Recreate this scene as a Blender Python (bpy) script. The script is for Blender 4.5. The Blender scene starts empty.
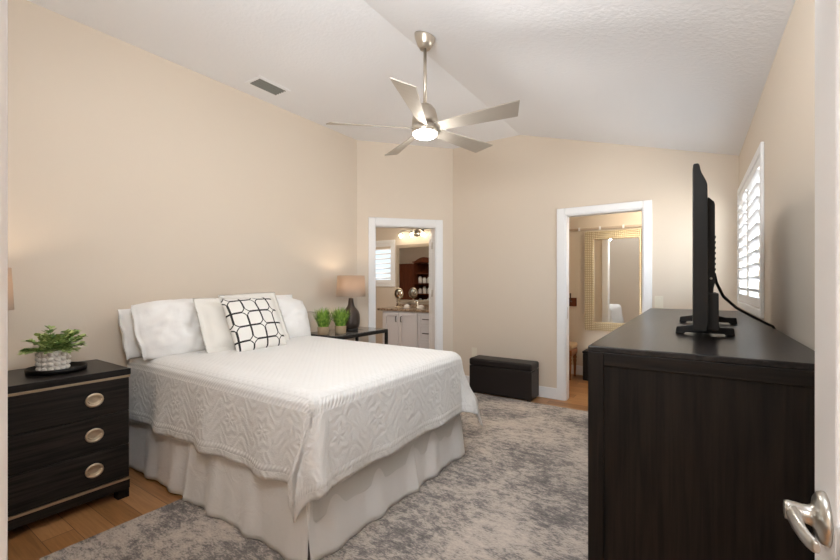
import bpy, bmesh, math, random
from mathutils import Vector, Matrix, noise
random.seed(7)
PI = math.pi
SC = bpy.context.scene
COL = SC.collection

# ------------------------------------------------------------------ camera, world, exposure
TH = 0.5886
cam_d = bpy.data.cameras.new('camera'); cam = bpy.data.objects.new('camera', cam_d); COL.objects.link(cam)
cam_d.sensor_width = 36.0; cam_d.lens = 408.91 / 840 * 36.0
cam_d.shift_y = 2.58 / 840; cam_d.clip_start = 0.02
cam.location = (0, 0, 1.30); cam.rotation_euler = (PI / 2, 0, TH)
SC.camera = cam

world = bpy.data.worlds.new('world'); SC.world = world; world.use_nodes = True
wn = world.node_tree.nodes; wl = world.node_tree.links
bg = wn['Background']
SKY_SIDE, SKY_SUN = 1.2, 13.0       # soft daylight; brighter half of the sky faces the bedroom window
_tc = wn.new('ShaderNodeTexCoord'); _sp = wn.new('ShaderNodeSeparateXYZ'); wl.new(_tc.outputs['Generated'], _sp.inputs[0])
_up = wn.new('ShaderNodeMapRange'); wl.new(_sp.outputs[2], _up.inputs[0]); _up.inputs[1].default_value = -.02; _up.inputs[2].default_value = .06
_sk = wn.new('ShaderNodeMixRGB'); wl.new(_up.outputs[0], _sk.inputs[0]); _sk.inputs[1].default_value = (.82, .79, .76, 1); _sk.inputs[2].default_value = (.76, .88, 1.0, 1)
wl.new(_sk.outputs[0], bg.inputs['Color'])
_su = wn.new('ShaderNodeMapRange'); _su.interpolation_type = 'SMOOTHSTEP'; wl.new(_sp.outputs[0], _su.inputs[0])
_su.inputs[1].default_value = .0; _su.inputs[2].default_value = .7; _su.inputs[3].default_value = SKY_SIDE; _su.inputs[4].default_value = SKY_SUN
wl.new(_su.outputs[0], bg.inputs['Strength'])

vs = SC.view_settings
vs.view_transform = 'Standard'; vs.look = 'None'; vs.gamma = 1.0; vs.use_curve_mapping = False
vs.exposure = 0.27
SC.cycles.max_bounces = 16; SC.cycles.diffuse_bounces = 12; SC.cycles.transmission_bounces = 12

FAN_E, FAN_W = 24.0, 14.0       # fan lens radiance, and the watts it sends out
def lamp(name, kind, loc, power, color, size=0.1, rot=(0, 0, 0), parent=None, sx=None, sy=None):
    d = bpy.data.lights.new(name, kind); d.energy = power; d.color = color
    if kind == 'POINT': d.shadow_soft_size = size
    if kind == 'AREA':
        d.shape = 'RECTANGLE'; d.size = sx or size; d.size_y = sy or size
    o = bpy.data.objects.new(name, d); COL.objects.link(o); o.rotation_euler = rot
    if parent:
        o.parent = parent; o.location = wmat(parent).inverted() @ Vector(loc)
    else: o.location = loc
    return o

FILL = ((-.75, .36, 2.05), 40.0, (.92, .96, 1.0), (-.22, .80, .34))     # unseen fill light, added inside the near wall to even out the brightness

# ------------------------------------------------------------------ helpers
def wmat(o):
    m = o.matrix_basis.copy()
    while o.parent: o = o.parent; m = o.matrix_basis @ m
    return m

_f = lamp('fill_light', 'AREA', FILL[0], FILL[1], FILL[2], rot=Vector(FILL[3]).to_track_quat('-Z', 'Y').to_euler(), sx=.5, sy=.5)

class B:
    def __init__(s): s.bm = bmesh.new()
    def face(s, vs, sm=False):
        try:
            f = s.bm.faces.new(vs); f.smooth = sm; return f
        except ValueError: return None
    def hexa(s, p):                       # 8 points: bottom 4 ccw, top 4 ccw
        v = [s.bm.verts.new(q) for q in p]
        for i in ((3,2,1,0),(4,5,6,7),(0,1,5,4),(1,2,6,5),(2,3,7,6),(3,0,4,7)): s.face([v[k] for k in i])
        return s
    def box(s, x0, x1, y0, y1, z0, z1):
        return s.hexa([(x0,y0,z0),(x1,y0,z0),(x1,y1,z0),(x0,y1,z0),(x0,y0,z1),(x1,y0,z1),(x1,y1,z1),(x0,y1,z1)])
    def poly(s, pts, z0, z1):             # vertical prism over a ccw 2d outline
        a = [s.bm.verts.new((p[0], p[1], z0)) for p in pts]; b = [s.bm.verts.new((p[0], p[1], z1)) for p in pts]
        n = len(pts); s.face(a[::-1]); s.face(b)
        for i in range(n): s.face([a[i], a[(i+1)%n], b[(i+1)%n], b[i]])
        return s
    def prism(s, pts, f, lo, hi, sm=False):         # outline pts -> f(p, t) point, t = lo, hi
        a = [s.bm.verts.new(f(p, lo)) for p in pts]; b = [s.bm.verts.new(f(p, hi)) for p in pts]
        n = len(pts); s.face(a[::-1]); s.face(b)
        for i in range(n): s.face([a[i], a[(i+1)%n], b[(i+1)%n], b[i]], sm)
        return s
    def rings(s, rings, cap0=True, cap1=True, sm=True, closed=True):
        R = [[s.bm.verts.new(p) for p in r] for r in rings]
        for a, b in zip(R[:-1], R[1:]):
            n = len(a)
            for i in range(n if closed else n - 1): s.face([a[i], a[(i+1)%n], b[(i+1)%n], b[i]], sm)
        if cap0: s.face(R[0][::-1])
        if cap1: s.face(R[-1])
        return s
    def lathe(s, prof, c=(0,0,0), seg=32, M=None, cap0=True, cap1=True, sm=True):
        rs = []
        for r, z in prof:
            ring = []
            for i in range(seg):
                a = 2*PI*i/seg; p = Vector((r*math.cos(a), r*math.sin(a), z))
                if M: p = M @ p
                ring.append(p + Vector(c))
            rs.append(ring)
        return s.rings(rs, cap0, cap1, sm)
    def tube(s, pts, r, seg=10, rr=None):
        pts = [Vector(p) for p in pts]; rs = []
        for i, p in enumerate(pts):
            d = (pts[min(i+1, len(pts)-1)] - pts[max(i-1, 0)]).normalized()
            up = Vector((0,0,1)) if abs(d.z) < .9 else Vector((1,0,0))
            u = d.cross(up).normalized(); w = u.cross(d)
            q = rr[i] if rr else r
            rs.append([p + u*q*math.cos(2*PI*k/seg) + w*q*math.sin(2*PI*k/seg) for k in range(seg)])
        return s.rings(rs)
    def ball(s, c, r, seg=10, sc=(1,1,1)):
        n = max(4, seg//2); prof = []
        rs = []
        for j in range(n+1):
            a = -PI/2 + PI*j/n; rad = max(1e-4, math.cos(a))
            rs.append([Vector(c) + Vector((r*sc[0]*rad*math.cos(2*PI*k/seg), r*sc[1]*rad*math.sin(2*PI*k/seg), r*sc[2]*math.sin(a))) for k in range(seg)])
        return s.rings(rs)
    def build(s, name, mat, parent=None, bevel=0, smooth=False, seg=2, recalc=True):
        if recalc: bmesh.ops.recalc_face_normals(s.bm, faces=s.bm.faces)
        me = bpy.data.meshes.new(name)
        if parent: s.bm.transform(wmat(parent).inverted())
        s.bm.to_mesh(me); s.bm.free(); me.materials.append(mat)
        if smooth:
            for p in me.polygons: p.use_smooth = True
        o = bpy.data.objects.new(name, me); COL.objects.link(o)
        if parent: o.parent = parent
        if bevel:
            m = o.modifiers.new('bevel', 'BEVEL'); m.width = bevel; m.segments = seg; m.limit_method = 'ANGLE'; m.angle_limit = math.radians(40)
            m.harden_normals = False
        return o

def tag(o, label, cat, group=None):
    o['label'] = label; o['category'] = cat
    if group: o['group'] = group
    return o
def thing(name, label, cat, loc=(0,0,0), rz=0, group=None):
    o = bpy.data.objects.new(name, None); COL.objects.link(o); o.location = loc; o.rotation_euler = (0,0,rz)
    o.empty_display_size = .05
    return tag(o, label, cat, group)
def struct(o): o['kind'] = 'structure'; return o
def dup(o, loc=None, label=None, parent=None):
    c = o.copy(); COL.objects.link(c)
    if parent: c.parent = parent
    if loc is not None: c.location = loc
    if label: c['label'] = label
    for ch in list(o.children): dup(ch, parent=c)
    return c

# ------------------------------------------------------------------ materials
class Mat:
    def __init__(s, name, color=(.8,.8,.8), rough=.5, metal=0.0, **kw):
        s.m = bpy.data.materials.new(name); s.m.use_nodes = True
        s.t = s.m.node_tree; s.b = s.t.nodes['Principled BSDF']; s.out = s.t.nodes['Material Output']
        s.b.inputs['Base Color'].default_value = (*color, 1); s.b.inputs['Roughness'].default_value = rough; s.b.inputs['Metallic'].default_value = metal
        for k, v in kw.items(): s.b.inputs[k.replace('_', ' ')].default_value = v
    def n(s, typ, ins=None, **props):
        nd = s.t.nodes.new(typ)
        for k, v in props.items(): setattr(nd, k, v)
        for k, v in (ins or {}).items():
            s.put(nd.inputs[k], v)
        return nd
    def put(s, sock, v):
        if isinstance(v, bpy.types.NodeSocket): s.t.links.new(v, sock)
        else: sock.default_value = v
    def mth(s, op, a, b=0.0, c=None):
        nd = s.t.nodes.new('ShaderNodeMath'); nd.operation = op
        s.put(nd.inputs[0], a); s.put(nd.inputs[1], b)
        if c is not None: s.put(nd.inputs[2], c)
        return nd.outputs[0]
    def obj(s, scale=(1,1,1), rot=(0,0,0)):
        tc = s.n('ShaderNodeTexCoord'); mp = s.n('ShaderNodeMapping', {'Vector': tc.outputs['Object']})
        mp.inputs['Scale'].default_value = scale; mp.inputs['Rotation'].default_value = rot
        return mp.outputs[0]
    def noise(s, vec, scale, detail=4, rough=.5, dist=0):
        nd = s.n('ShaderNodeTexNoise', {'Vector': vec, 'Scale': scale, 'Detail': detail, 'Roughness': rough, 'Distortion': dist}); return nd.outputs[0]
    def ramp(s, fac, stops):
        r = s.n('ShaderNodeValToRGB', {'Fac': fac}); e = r.color_ramp.elements
        while len(e) < len(stops): e.new(.5)
        for el, (p, c) in zip(e, stops): el.position = p; el.color = (*c, 1)
        return r.outputs[0]
    def color(s, sock): s.t.links.new(sock, s.b.inputs['Base Color']); return s
    def bump(s, h, strength=.2, dist=.01):
        b = s.n('ShaderNodeBump', {'Height': h, 'Strength': strength, 'Distance': dist}); s.t.links.new(b.outputs[0], s.b.inputs['Normal']); return s

def plain(name, c, r=.5, metal=0.0, **kw): return Mat(name, c, r, metal, **kw).m
def paint(name, c, r=.6, scale=60, strength=.12, dist=.004):
    m = Mat(name, c, r); m.bump(m.noise(m.obj(), scale, 3), strength, dist); return m.m
def wood(name, c0, c1, axis=(4, 60, 60), rough=.4, bump=.15, spec=.2):
    m = Mat(name, c0, rough); v = m.obj(axis)
    n = m.noise(v, 1.0, 6, .6, .4); m.color(m.ramp(n, [(.35, c0), (.65, c1)])); m.bump(n, bump, .002); m.b.inputs['Specular IOR Level'].default_value = spec; return m.m
def emit(name, c, st):
    m = Mat(name, (0,0,0), .5); m.b.inputs['Emission Color'].default_value = (*c, 1); m.b.inputs['Emission Strength'].default_value = st; return m.m

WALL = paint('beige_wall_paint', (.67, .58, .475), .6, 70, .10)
CEIL = paint('ceiling_paint', (.80, .80, .81), .75, 45, .35, .006)
TRIM = plain('white_trim_paint', (.80, .80, .80), .35)
DOORW = plain('white_door_paint', (.80, .80, .80), .38)
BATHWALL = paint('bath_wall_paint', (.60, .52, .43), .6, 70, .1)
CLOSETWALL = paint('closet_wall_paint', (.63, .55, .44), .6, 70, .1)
NICKEL = Mat('brushed_nickel', (.60, .535, .45), .34, .9); NICKEL.bump(NICKEL.noise(NICKEL.obj((4, 4, 300)), 1, 2), .05, .001); NICKEL = NICKEL.m
SATIN = plain('satin_nickel', (.62, .60, .56), .28, 1.0)
BLADE = plain('fan_blade_silver', (.47, .425, .365), .42, .55)
BLACKPL = plain('black_plastic', (.006, .0055, .005), .42, Specular_IOR_Level=.25)
BLACKGL = plain('black_screen', (.006, .006, .007), .08)
BLACKMET = plain('black_metal', (.015, .013, .012), .4, .3)
GOLDSTRIP = plain('champagne_metal', (.46, .37, .26), .36, .9)
BRASS = plain('champagne_brass', (.62, .52, .39), .35, .85)
IVORY = plain('ivory_plastic', (.74, .68, .56), .4)
WHITEPL = plain('white_plastic', (.75, .75, .74), .4)
DARKHOLE = plain('dark_duct', (.05, .05, .045), .7)
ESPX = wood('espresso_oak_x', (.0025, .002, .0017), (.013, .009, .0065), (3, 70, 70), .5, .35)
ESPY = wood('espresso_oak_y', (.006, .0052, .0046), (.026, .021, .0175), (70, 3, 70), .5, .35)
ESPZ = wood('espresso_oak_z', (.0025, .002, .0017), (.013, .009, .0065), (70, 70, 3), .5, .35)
ESPTOP = wood('espresso_oak_top', (.008, .007, .0068), (.022, .019, .018), (70, 3, 70), .3, .12)
CHERRY = wood('cherry_wood', (.10, .028, .014), (.17, .05, .022), (40, 40, 3), .35, .1)
OAKCH = wood('honey_chair_wood', (.20, .075, .025), (.30, .12, .04), (40, 40, 4), .35, .1)
TANFAB = plain('tan_upholstery', (.48, .34, .20), .8)
MIRROR = plain('mirror_glass', (.86, .86, .84), .015, 1.0)
GREYCAB = plain('grey_white_cabinet_paint', (.66, .66, .68), .4)

m = Mat('oak_floor', (.4, .2, .08), .33)
v = m.obj((1, 1, 1)); sep = m.n('ShaderNodeSeparateXYZ', {'Vector': v})
row = m.mth('FLOOR', m.mth('DIVIDE', sep.outputs[1], .13))
off = m.mth('MULTIPLY', m.mth('FRACT', m.mth('MULTIPLY', row, .618)), 1.3)
colx = m.mth('FLOOR', m.mth('DIVIDE', m.mth('ADD', sep.outputs[0], off), 1.3))
cmb = m.n('ShaderNodeCombineXYZ', {0: colx, 1: row, 2: 0.0})
wnz = m.n('ShaderNodeTexWhiteNoise', {'Vector': cmb.outputs[0]}, noise_dimensions='3D')
gr = m.noise(m.obj((3, 55, 1)), 1.2, 7, .62, .6)
g2 = m.mth('ADD', m.mth('MULTIPLY', gr, .65), m.mth('MULTIPLY', wnz.outputs[0], .35))
fy = m.mth('FRACT', m.mth('DIVIDE', sep.outputs[1], .13)); fx = m.mth('FRACT', m.mth('DIVIDE', m.mth('ADD', sep.outputs[0], off), 1.3))
gap = m.mth('MAXIMUM', m.mth('LESS_THAN', fy, .02), m.mth('LESS_THAN', fx, .003))
c = m.ramp(g2, [(.25, (.23, .105, .037)), (.5, (.39, .19, .07)), (.75, (.54, .29, .125))])
mx = m.n('ShaderNodeMixRGB', {'Fac': gap, 'Color1': c, 'Color2': (.09, .04, .015, 1)}); m.color(mx.outputs[0]); m.bump(m.mth('SUBTRACT', gr, gap), .08, .002)
FLOOR = m.m

m = Mat('distressed_rug', (.4,.4,.4), .95)
n1 = m.noise(m.obj((1.1, 1, 1)), 1.8, 6, .6, .3); n2 = m.noise(m.obj((50, 120, 1)), 1, 3, .7); n3 = m.noise(m.obj((13, 24, 1)), 1, 8, .75, .3)
fac = m.mth('ADD', m.mth('MULTIPLY', n1, .36), m.mth('ADD', m.mth('MULTIPLY', n2, .24), m.mth('MULTIPLY', n3, .40)))
c = m.ramp(fac, [(.42, (.135, .123, .12)), (.475, (.24, .218, .206)), (.515, (.45, .395, .35)), (.60, (.60, .53, .465))])
m.color(c); m.bump(m.noise(m.obj((90, 220, 90)), 1.0, 3), .4, .004)
RUG = m.m

def fabric(name, c, rough=.85, scale=400, strength=.15, wrinkle=0.0):
    m = Mat(name, c, rough); m.b.inputs['Sheen Weight'].default_value = .15
    h = m.noise(m.obj(), scale, 2)
    if wrinkle:
        h = m.mth('ADD', m.mth('MULTIPLY', h, .05), m.mth('MULTIPLY', m.noise(m.obj(), 9, 5, .55, 1.2), wrinkle))
    m.bump(h, strength, .01); return m.m
SHEET = fabric('white_pillow_cotton', (.82, .81, .79), .8, 300, .4, 1.0)
SHAM = fabric('ivory_sham_linen', (.76, .735, .68), .85, 300, .2, .6)
SKIRT = fabric('white_bed_skirt_cotton', (.80, .79, .775), .85, 300, .5, 1.0)
MATTR = fabric('mattress_ticking', (.7, .7, .68))
SHADE = Mat('lamp_shade_linen', (.50, .40, .32), .9)
tr = SHADE.n('ShaderNodeBsdfTranslucent', {'Color': (.60, .49, .39, 1)}); ms = SHADE.n('ShaderNodeMixShader', {0: .45, 1: SHADE.b.outputs[0], 2: tr.outputs[0]})
SHADE.t.links.new(ms.outputs[0], SHADE.out.inputs[0]); SHADE.bump(SHADE.noise(SHADE.obj((200, 200, 400)), 1, 2), .2, .002); SHADE = SHADE.m
CERAM = Mat('bronze_glaze', (.06, .042, .032), .28, .35)
CERAM.bump(CERAM.mth('SINE', CERAM.mth('MULTIPLY', CERAM.n('ShaderNodeSeparateXYZ', {'Vector': CERAM.obj()}).outputs[2], 420)), .35, .003); CERAM = CERAM.m
LEATHER = Mat('dark_brown_leather', (.011, .0075, .007), .4, Specular_IOR_Level=.35); LEATHER.bump(LEATHER.noise(LEATHER.obj(), 220, 3), .2, .002); LEATHER = LEATHER.m
POTW = paint('white_ceramic', (.78, .74, .69), .45, 80, .1)
BURLAP = paint('burlap_pot', (.36, .27, .17), .9, 300, .5, .003)
def leafmat(name, a, b):
    m = Mat(name, a, .55); m.color(m.ramp(m.noise(m.obj(), 28, 2), [(.35, a), (.65, b)])); m.b.inputs['Subsurface Weight'].default_value = 0; return m.m
LEAF = leafmat('eucalyptus_leaf', (.14, .27, .07), (.50, .58, .24)); GRASS = leafmat('grass_blade', (.07, .20, .02), (.34, .50, .08))
GLASS = plain('clear_glass', (.9, .92, .92), .03, 0, Transmission_Weight=1.0, IOR=1.45)
m = Mat('smoked_glass', (.30, .29, .28), .05); m.b.inputs['Transmission Weight'].default_value = .6; SMOKE = m.m
PANE = Mat('window_pane', (1,1,1), 0)
tb = PANE.n('ShaderNodeBsdfTransparent', {'Color': (.95, .97, .98, 1)}); gb = PANE.n('ShaderNodeBsdfGlossy', {'Roughness': .02}); ms = PANE.n('ShaderNodeMixShader', {0: .06, 1: tb.outputs[0], 2: gb.outputs[0]})
PANE.t.links.new(ms.outputs[0], PANE.out.inputs[0]); PANE = PANE.m
m = Mat('granite', (.4, .3, .2), .2)
m.color(m.ramp(m.noise(m.obj(), 45, 6, .7), [(.38, (.05, .035, .025)), (.5, (.28, .19, .12)), (.62, (.50, .40, .30))])); GRANITE = m.m
m = Mat('gold_mirror_frame', (.60, .47, .26), .38, .6)
sp = m.n('ShaderNodeSeparateXYZ', {'Vector': m.obj()})
ck = m.mth('MULTIPLY', m.mth('SINE', m.mth('MULTIPLY', m.mth('ADD', sp.outputs[0], sp.outputs[2]), 130)), m.mth('SINE', m.mth('MULTIPLY', m.mth('SUBTRACT', sp.outputs[0], sp.outputs[2]), 130)))
m.color(m.ramp(ck, [(.30, (.46, .37, .22)), (.7, (.80, .71, .53))])); m.bump(ck, .6, .006); GOLDF = m.m
LENS = emit('fan_light_lens', (1.0, .975, .94), FAN_E)
BULB = emit('lamp_bulb', (1.0, .82, .62), 14)
VBULB = emit('vanity_bulb', (1.0, .84, .62), 38)

# coverlet: quilted centre, corded bands and scroll border, all as relief
m = Mat('matelasse_cotton', (.755, .75, .735), .85); m.b.inputs['Sheen Weight'].default_value = .2
uv = m.n('ShaderNodeUVMap', uv_map='uv').outputs[0]; ed = m.n('ShaderNodeUVMap', uv_map='edge').outputs[0]
u_, v_, _ = m.n('ShaderNodeSeparateXYZ', {'Vector': uv}).outputs; e_, s_, _ = m.n('ShaderNodeSeparateXYZ', {'Vector': ed}).outputs
S = lambda x, k: m.mth('SINE', m.mth('MULTIPLY', x, k))
quilt = m.mth('MULTIPLY', m.mth('ABSOLUTE', S(m.mth('ADD', u_, v_), 75)), m.mth('ABSOLUTE', S(m.mth('SUBTRACT', u_, v_), 75)))
quilt = m.mth('ADD', m.mth('MULTIPLY', quilt, .6), m.mth('MULTIPLY', m.noise(uv, 14, 3), .8))
PER = .29                                       # one medallion every 29 cm along the border, vines between
pp_ = m.mth('MULTIPLY', m.mth('SUBTRACT', m.mth('FRACT', m.mth('DIVIDE', s_, PER)), .5), PER); qq = m.mth('SUBTRACT', e_, .185)
rad = m.mth('SQRT', m.mth('ADD', m.mth('MULTIPLY', pp_, pp_), m.mth('MULTIPLY', qq, qq)))
the = m.mth('ARCTAN2', qq, pp_); wv = m.mth('SUBTRACT', m.noise(uv, 12, 3), .5)
med = m.mth('SINE', m.mth('ADD', m.mth('MULTIPLY', rad, 125), m.mth('ADD', m.mth('MULTIPLY', S(the, 6.0), 1.3), m.mth('MULTIPLY', wv, 3.0))))
vine = m.mth('SINE', m.mth('ADD', m.mth('MULTIPLY', m.mth('ABSOLUTE', m.mth('ADD', qq, m.mth('MULTIPLY', S(s_, 2*PI/PER*1.5), .05))), 95), m.mth('MULTIPLY', wv, 9.0)))
inm = m.mth('LESS_THAN', rad, .098)
scroll = m.mth('ADD', m.mth('MULTIPLY', m.mth('SUBTRACT', 1.0, inm), m.mth('MULTIPLY', vine, .35)), m.mth('MULTIPLY', inm, m.mth('MULTIPLY', med, .42)))
scroll = m.mth('ADD', m.mth('ADD', scroll, .4), m.mth('MULTIPLY', m.noise(uv, 140, 2), .55))
rope = m.mth('ADD', m.mth('MULTIPLY', S(m.mth('ADD', s_, m.mth('MULTIPLY', e_, .7)), 260), .4), m.mth('MULTIPLY', S(e_, 150), .5))
def band(lo, hi): return m.mth('MULTIPLY', m.mth('GREATER_THAN', e_, lo), m.mth('LESS_THAN', e_, hi))
inb = m.mth('MAXIMUM', band(-.015, .045), band(.325, .36))
insc = m.mth('GREATER_THAN', e_, .0)
mixf = lambda f, a, b: m.mth('ADD', m.mth('MULTIPLY', a, m.mth('SUBTRACT', 1.0, f)), m.mth('MULTIPLY', b, f))
h = mixf(inb, mixf(insc, quilt, scroll), rope)
m.bump(h, .65, .004); COVER = m.m

# lattice cushion: rounded cells meeting in small diamonds
m = Mat('lattice_cushion_cotton', (.8,.8,.8), .85)
uv = m.n('ShaderNodeUVMap', uv_map='uv').outputs[0]; x_, y_, _ = m.n('ShaderNodeSeparateXYZ', {'Vector': uv}).outputs
K = 4.0
X = m.mth('ADD', m.mth('MULTIPLY', x_, K), 9.80); Y = m.mth('ADD', m.mth('MULTIPLY', y_, K), 10.32)
rx = m.mth('ROUND', X); ry = m.mth('ROUND', Y)
dx = m.mth('ABSOLUTE', m.mth('SUBTRACT', X, rx)); dy = m.mth('ABSOLUTE', m.mth('SUBTRACT', Y, ry))
par = m.mth('MODULO', m.mth('ADD', rx, ry), 2.0); even = m.mth('LESS_THAN', par, .5)
R_, W_, P_ = .43, .062, .72
pd = m.mth('POWER', m.mth('ADD', m.mth('POWER', dx, P_), m.mth('POWER', dy, P_)), 1/P_)
arc = m.mth('LESS_THAN', m.mth('ABSOLUTE', m.mth('SUBTRACT', pd, R_)), .15)
inside = m.mth('LESS_THAN', pd, R_-.02)
straight = m.mth('LESS_THAN', m.mth('MINIMUM', dx, dy), W_)
ef = mixf(inside, straight, arc); line = mixf(even, straight, ef)
mx = m.n('ShaderNodeMixRGB', {'Fac': line, 'Color1': (.80, .78, .74, 1), 'Color2': (.018, .017, .017, 1)}); m.color(mx.outputs[0])
m.bump(m.mth('ADD', line, m.mth('MULTIPLY', m.noise(uv, 120, 2), .3)), .25, .004); LATTICE = m.m

# ------------------------------------------------------------------ room shell
XA, XD, YC, ZF, ZE, XR = -3.392, .343, 4.632, 3.028, 2.436, -1.679
YN = .095                                    # room face of the near wall
B0 = Vector((XA, 3.702)); B1 = Vector((-2.58, YC)); TD = (B1 - B0).normalized(); MD = Vector((-TD.y, TD.x)); BL = (B1 - B0).length
def bp(t, d): q = B0 + TD * t + MD * d; return (q.x, q.y)
def bbox(b, t0, t1, d0, d1, z0, z1): return b.poly([bp(t0, d0), bp(t1, d0), bp(t1, d1), bp(t0, d1)], z0, z1)
ZT = 3.15
struct(B().box(-7.0, 1.6, -2.2, 6.3, -.06, 0).build('floor', FLOOR))
struct(B().prism([(XA-.12, ZF), (XR, ZF), (XD+.12, ZE-.293*.12), (XD+.12, ZE+.15), (XR, ZF+.15), (XA-.12, ZF+.15)], lambda p, t: (p[0], t, p[1]), YN-.12, YC+.12).build('ceiling', CEIL))
struct(B().box(XA-.12, XA, YN-.12, B0.y+.02, 0, ZT-.122).build('wall_left', WALL))
b = B(); OT0, OT1, OBZ = .2148, 1.005, 2.01
bbox(b, -.0, OT0, 0, .12, 0, ZF); bbox(b, OT1, BL, 0, .12, 0, ZF); bbox(b, OT0, OT1, 0, .12, OBZ, ZF)
struct(b.build('wall_corner', WALL))
OC0, OC1, OCZ = -1.172, -.41, 2.047
b = B(); b.box(B1.x-.09, OC0, YC, YC+.12, 0, ZF); b.box(OC1, XD+.12, YC, YC+.12, 0, ZF); b.box(OC0, OC1, YC, YC+.12, OCZ, ZF)
struct(b.build('wall_back', WALL))
WY0, WY1, WZ0, WZ1 = 3.15, 4.50, 1.18, 2.03
b = B(); b.box(XD, XD+.12, YN-.12, WY0, 0, ZE); b.box(XD, XD+.12, WY1, YC, 0, ZE); b.box(XD, XD+.12, WY0, WY1, 0, WZ0); b.box(XD, XD+.12, WY0, WY1, WZ1, ZE)
struct(b.build('wall_right', WALL))
DX0, DX1, DZ = -.575, .186, 2.04
b = B(); b.box(XA, DX0-.02, YN-.12, YN, 0, ZF); b.box(DX1+.02, XD, YN-.12, YN, 0, ZE); b.box(DX0-.02, DX1+.02, YN-.12, YN, DZ+.02, ZE+.1)
struct(b.build('wall_front', WALL))
# bathroom beyond the corner door
BY0, BY1, BX0 = 2.78, 5.85, -6.9
struct(B().box(BX0-.1, -2.5, BY1, BY1+.12, 0, 2.6).box(BX0-.1, -2.5, BY1, BY1+.001, 0, .001).build('wall_bath_back', BATHWALL)).name
WBX0, WBX1, WBZ0, WBZ1 = -5.22, -4.535, 1.347, 1.906
bpy.data.objects.remove(bpy.data.objects['wall_bath_back'])
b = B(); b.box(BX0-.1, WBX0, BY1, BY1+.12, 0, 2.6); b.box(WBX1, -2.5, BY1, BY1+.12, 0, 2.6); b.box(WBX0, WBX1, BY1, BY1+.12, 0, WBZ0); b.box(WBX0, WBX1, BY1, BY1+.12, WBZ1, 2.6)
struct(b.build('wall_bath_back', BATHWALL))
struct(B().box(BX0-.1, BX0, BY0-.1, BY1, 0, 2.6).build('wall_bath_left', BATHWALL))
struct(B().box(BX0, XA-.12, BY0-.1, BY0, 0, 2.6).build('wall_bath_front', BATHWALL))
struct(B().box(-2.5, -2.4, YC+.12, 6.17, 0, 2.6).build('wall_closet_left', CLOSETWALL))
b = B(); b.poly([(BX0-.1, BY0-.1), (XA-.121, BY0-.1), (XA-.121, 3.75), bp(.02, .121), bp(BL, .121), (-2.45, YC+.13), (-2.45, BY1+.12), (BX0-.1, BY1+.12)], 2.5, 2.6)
struct(b.build('ceiling_bath', CEIL))
# walk-in closet beyond the back door
CY1 = 6.05
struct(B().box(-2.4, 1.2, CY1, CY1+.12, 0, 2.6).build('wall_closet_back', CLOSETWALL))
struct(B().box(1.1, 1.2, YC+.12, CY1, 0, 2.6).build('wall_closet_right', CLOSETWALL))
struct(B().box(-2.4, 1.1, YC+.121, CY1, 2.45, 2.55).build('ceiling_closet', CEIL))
# hallway behind the camera
struct(B().box(-1.7, 1.5, -2.1, -2.0, 0, 2.6).build('wall_hall_back', WALL))
struct(B().box(-1.7, -1.6, -2.0, YN-.121, 0, 2.6).build('wall_hall_left', WALL))
struct(B().box(1.4, 1.5, -2.0, YN-.121, 0, 2.6).build('wall_hall_right', WALL))
struct(B().box(-1.7, 1.5, -2.1, YN-.121, 2.5, 2.6).build('ceiling_hall', CEIL))

# baseboards
def base(name, f): struct(f.build(name, TRIM, bevel=.006))
base('baseboard_left', B().box(XA, XA+.016, YN, B0.y-.01, 0, .13))
b = B(); bbox(b, .02, .14, -.016, 0, 0, .13); bbox(b, 1.094, BL-.01, -.016, 0, 0, .13); base('baseboard_corner', b)
b = B(); b.box(B1.x+.015, -1.256, YC-.016, YC, 0, .125); b.box(-.334, XD, YC-.016, YC, 0, .125); base('baseboard_back', b)
base('baseboard_right', B().box(XD-.016, XD, YN+.02, YC-.016, 0, .13))
base('baseboard_closet', B().box(-2.4, 1.1, CY1-.016, CY1, 0, .13))

# door casings and jambs
def casing(name, b): return struct(b.build(name, TRIM, bevel=.006))
b = B()
bbox(b, OT0-.076, OT0+.004, -.018, 0, 0, OBZ+.09); bbox(b, OT1-.004, OT1+.088, -.018, 0, 0, OBZ+.09); bbox(b, OT0+.004, OT1-.004, -.018, 0, OBZ-.004, OBZ+.09)
bbox(b, OT0-.001, OT0+.016, 0, .121, 0, OBZ); bbox(b, OT1-.016, OT1+.001, 0, .121, 0, OBZ); bbox(b, OT0+.016, OT1-.016, 0, .121, OBZ-.016, OBZ+.001)
trim1 = casing('trim_1', b)
b = B()
b.box(OC0-.086, OC0+.004, YC-.018, YC, 0, OCZ+.07); b.box(OC1-.004, OC1+.075, YC-.018, YC, 0, OCZ+.07); b.box(OC0+.004, OC1-.004, YC-.018, YC, OCZ-.004, OCZ+.07)
b.box(OC0-.001, OC0+.016, YC, YC+.121, 0, OCZ); b.box(OC1-.016, OC1+.001, YC, YC+.121, 0, OCZ); b.box(OC0+.016, OC1-.016, YC, YC+.121, OCZ-.016, OCZ+.001)
b.box(OC0-.08, OC0+.004, YC+.121, YC+.139, 0, OCZ+.07); b.box(OC1-.004, OC1+.08, YC+.121, YC+.139, 0, OCZ+.07); b.box(OC0, OC1, YC+.121, YC+.139, OCZ-.004, OCZ+.07)
trim2 = casing('trim_2', b)
B().box(OC0+.0155, OC0+.0175, YC+.03, YC+.06, .90, 1.03).build('strike_plate', SATIN, trim2)
b = B()
b.box(DX0-.019, DX0, YN-.13, YN, 0, DZ); b.box(DX1, DX1+.019, YN-.13, YN, 0, DZ); b.box(DX0-.019, DX1+.019, YN-.13, YN, DZ, DZ+.019)
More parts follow.
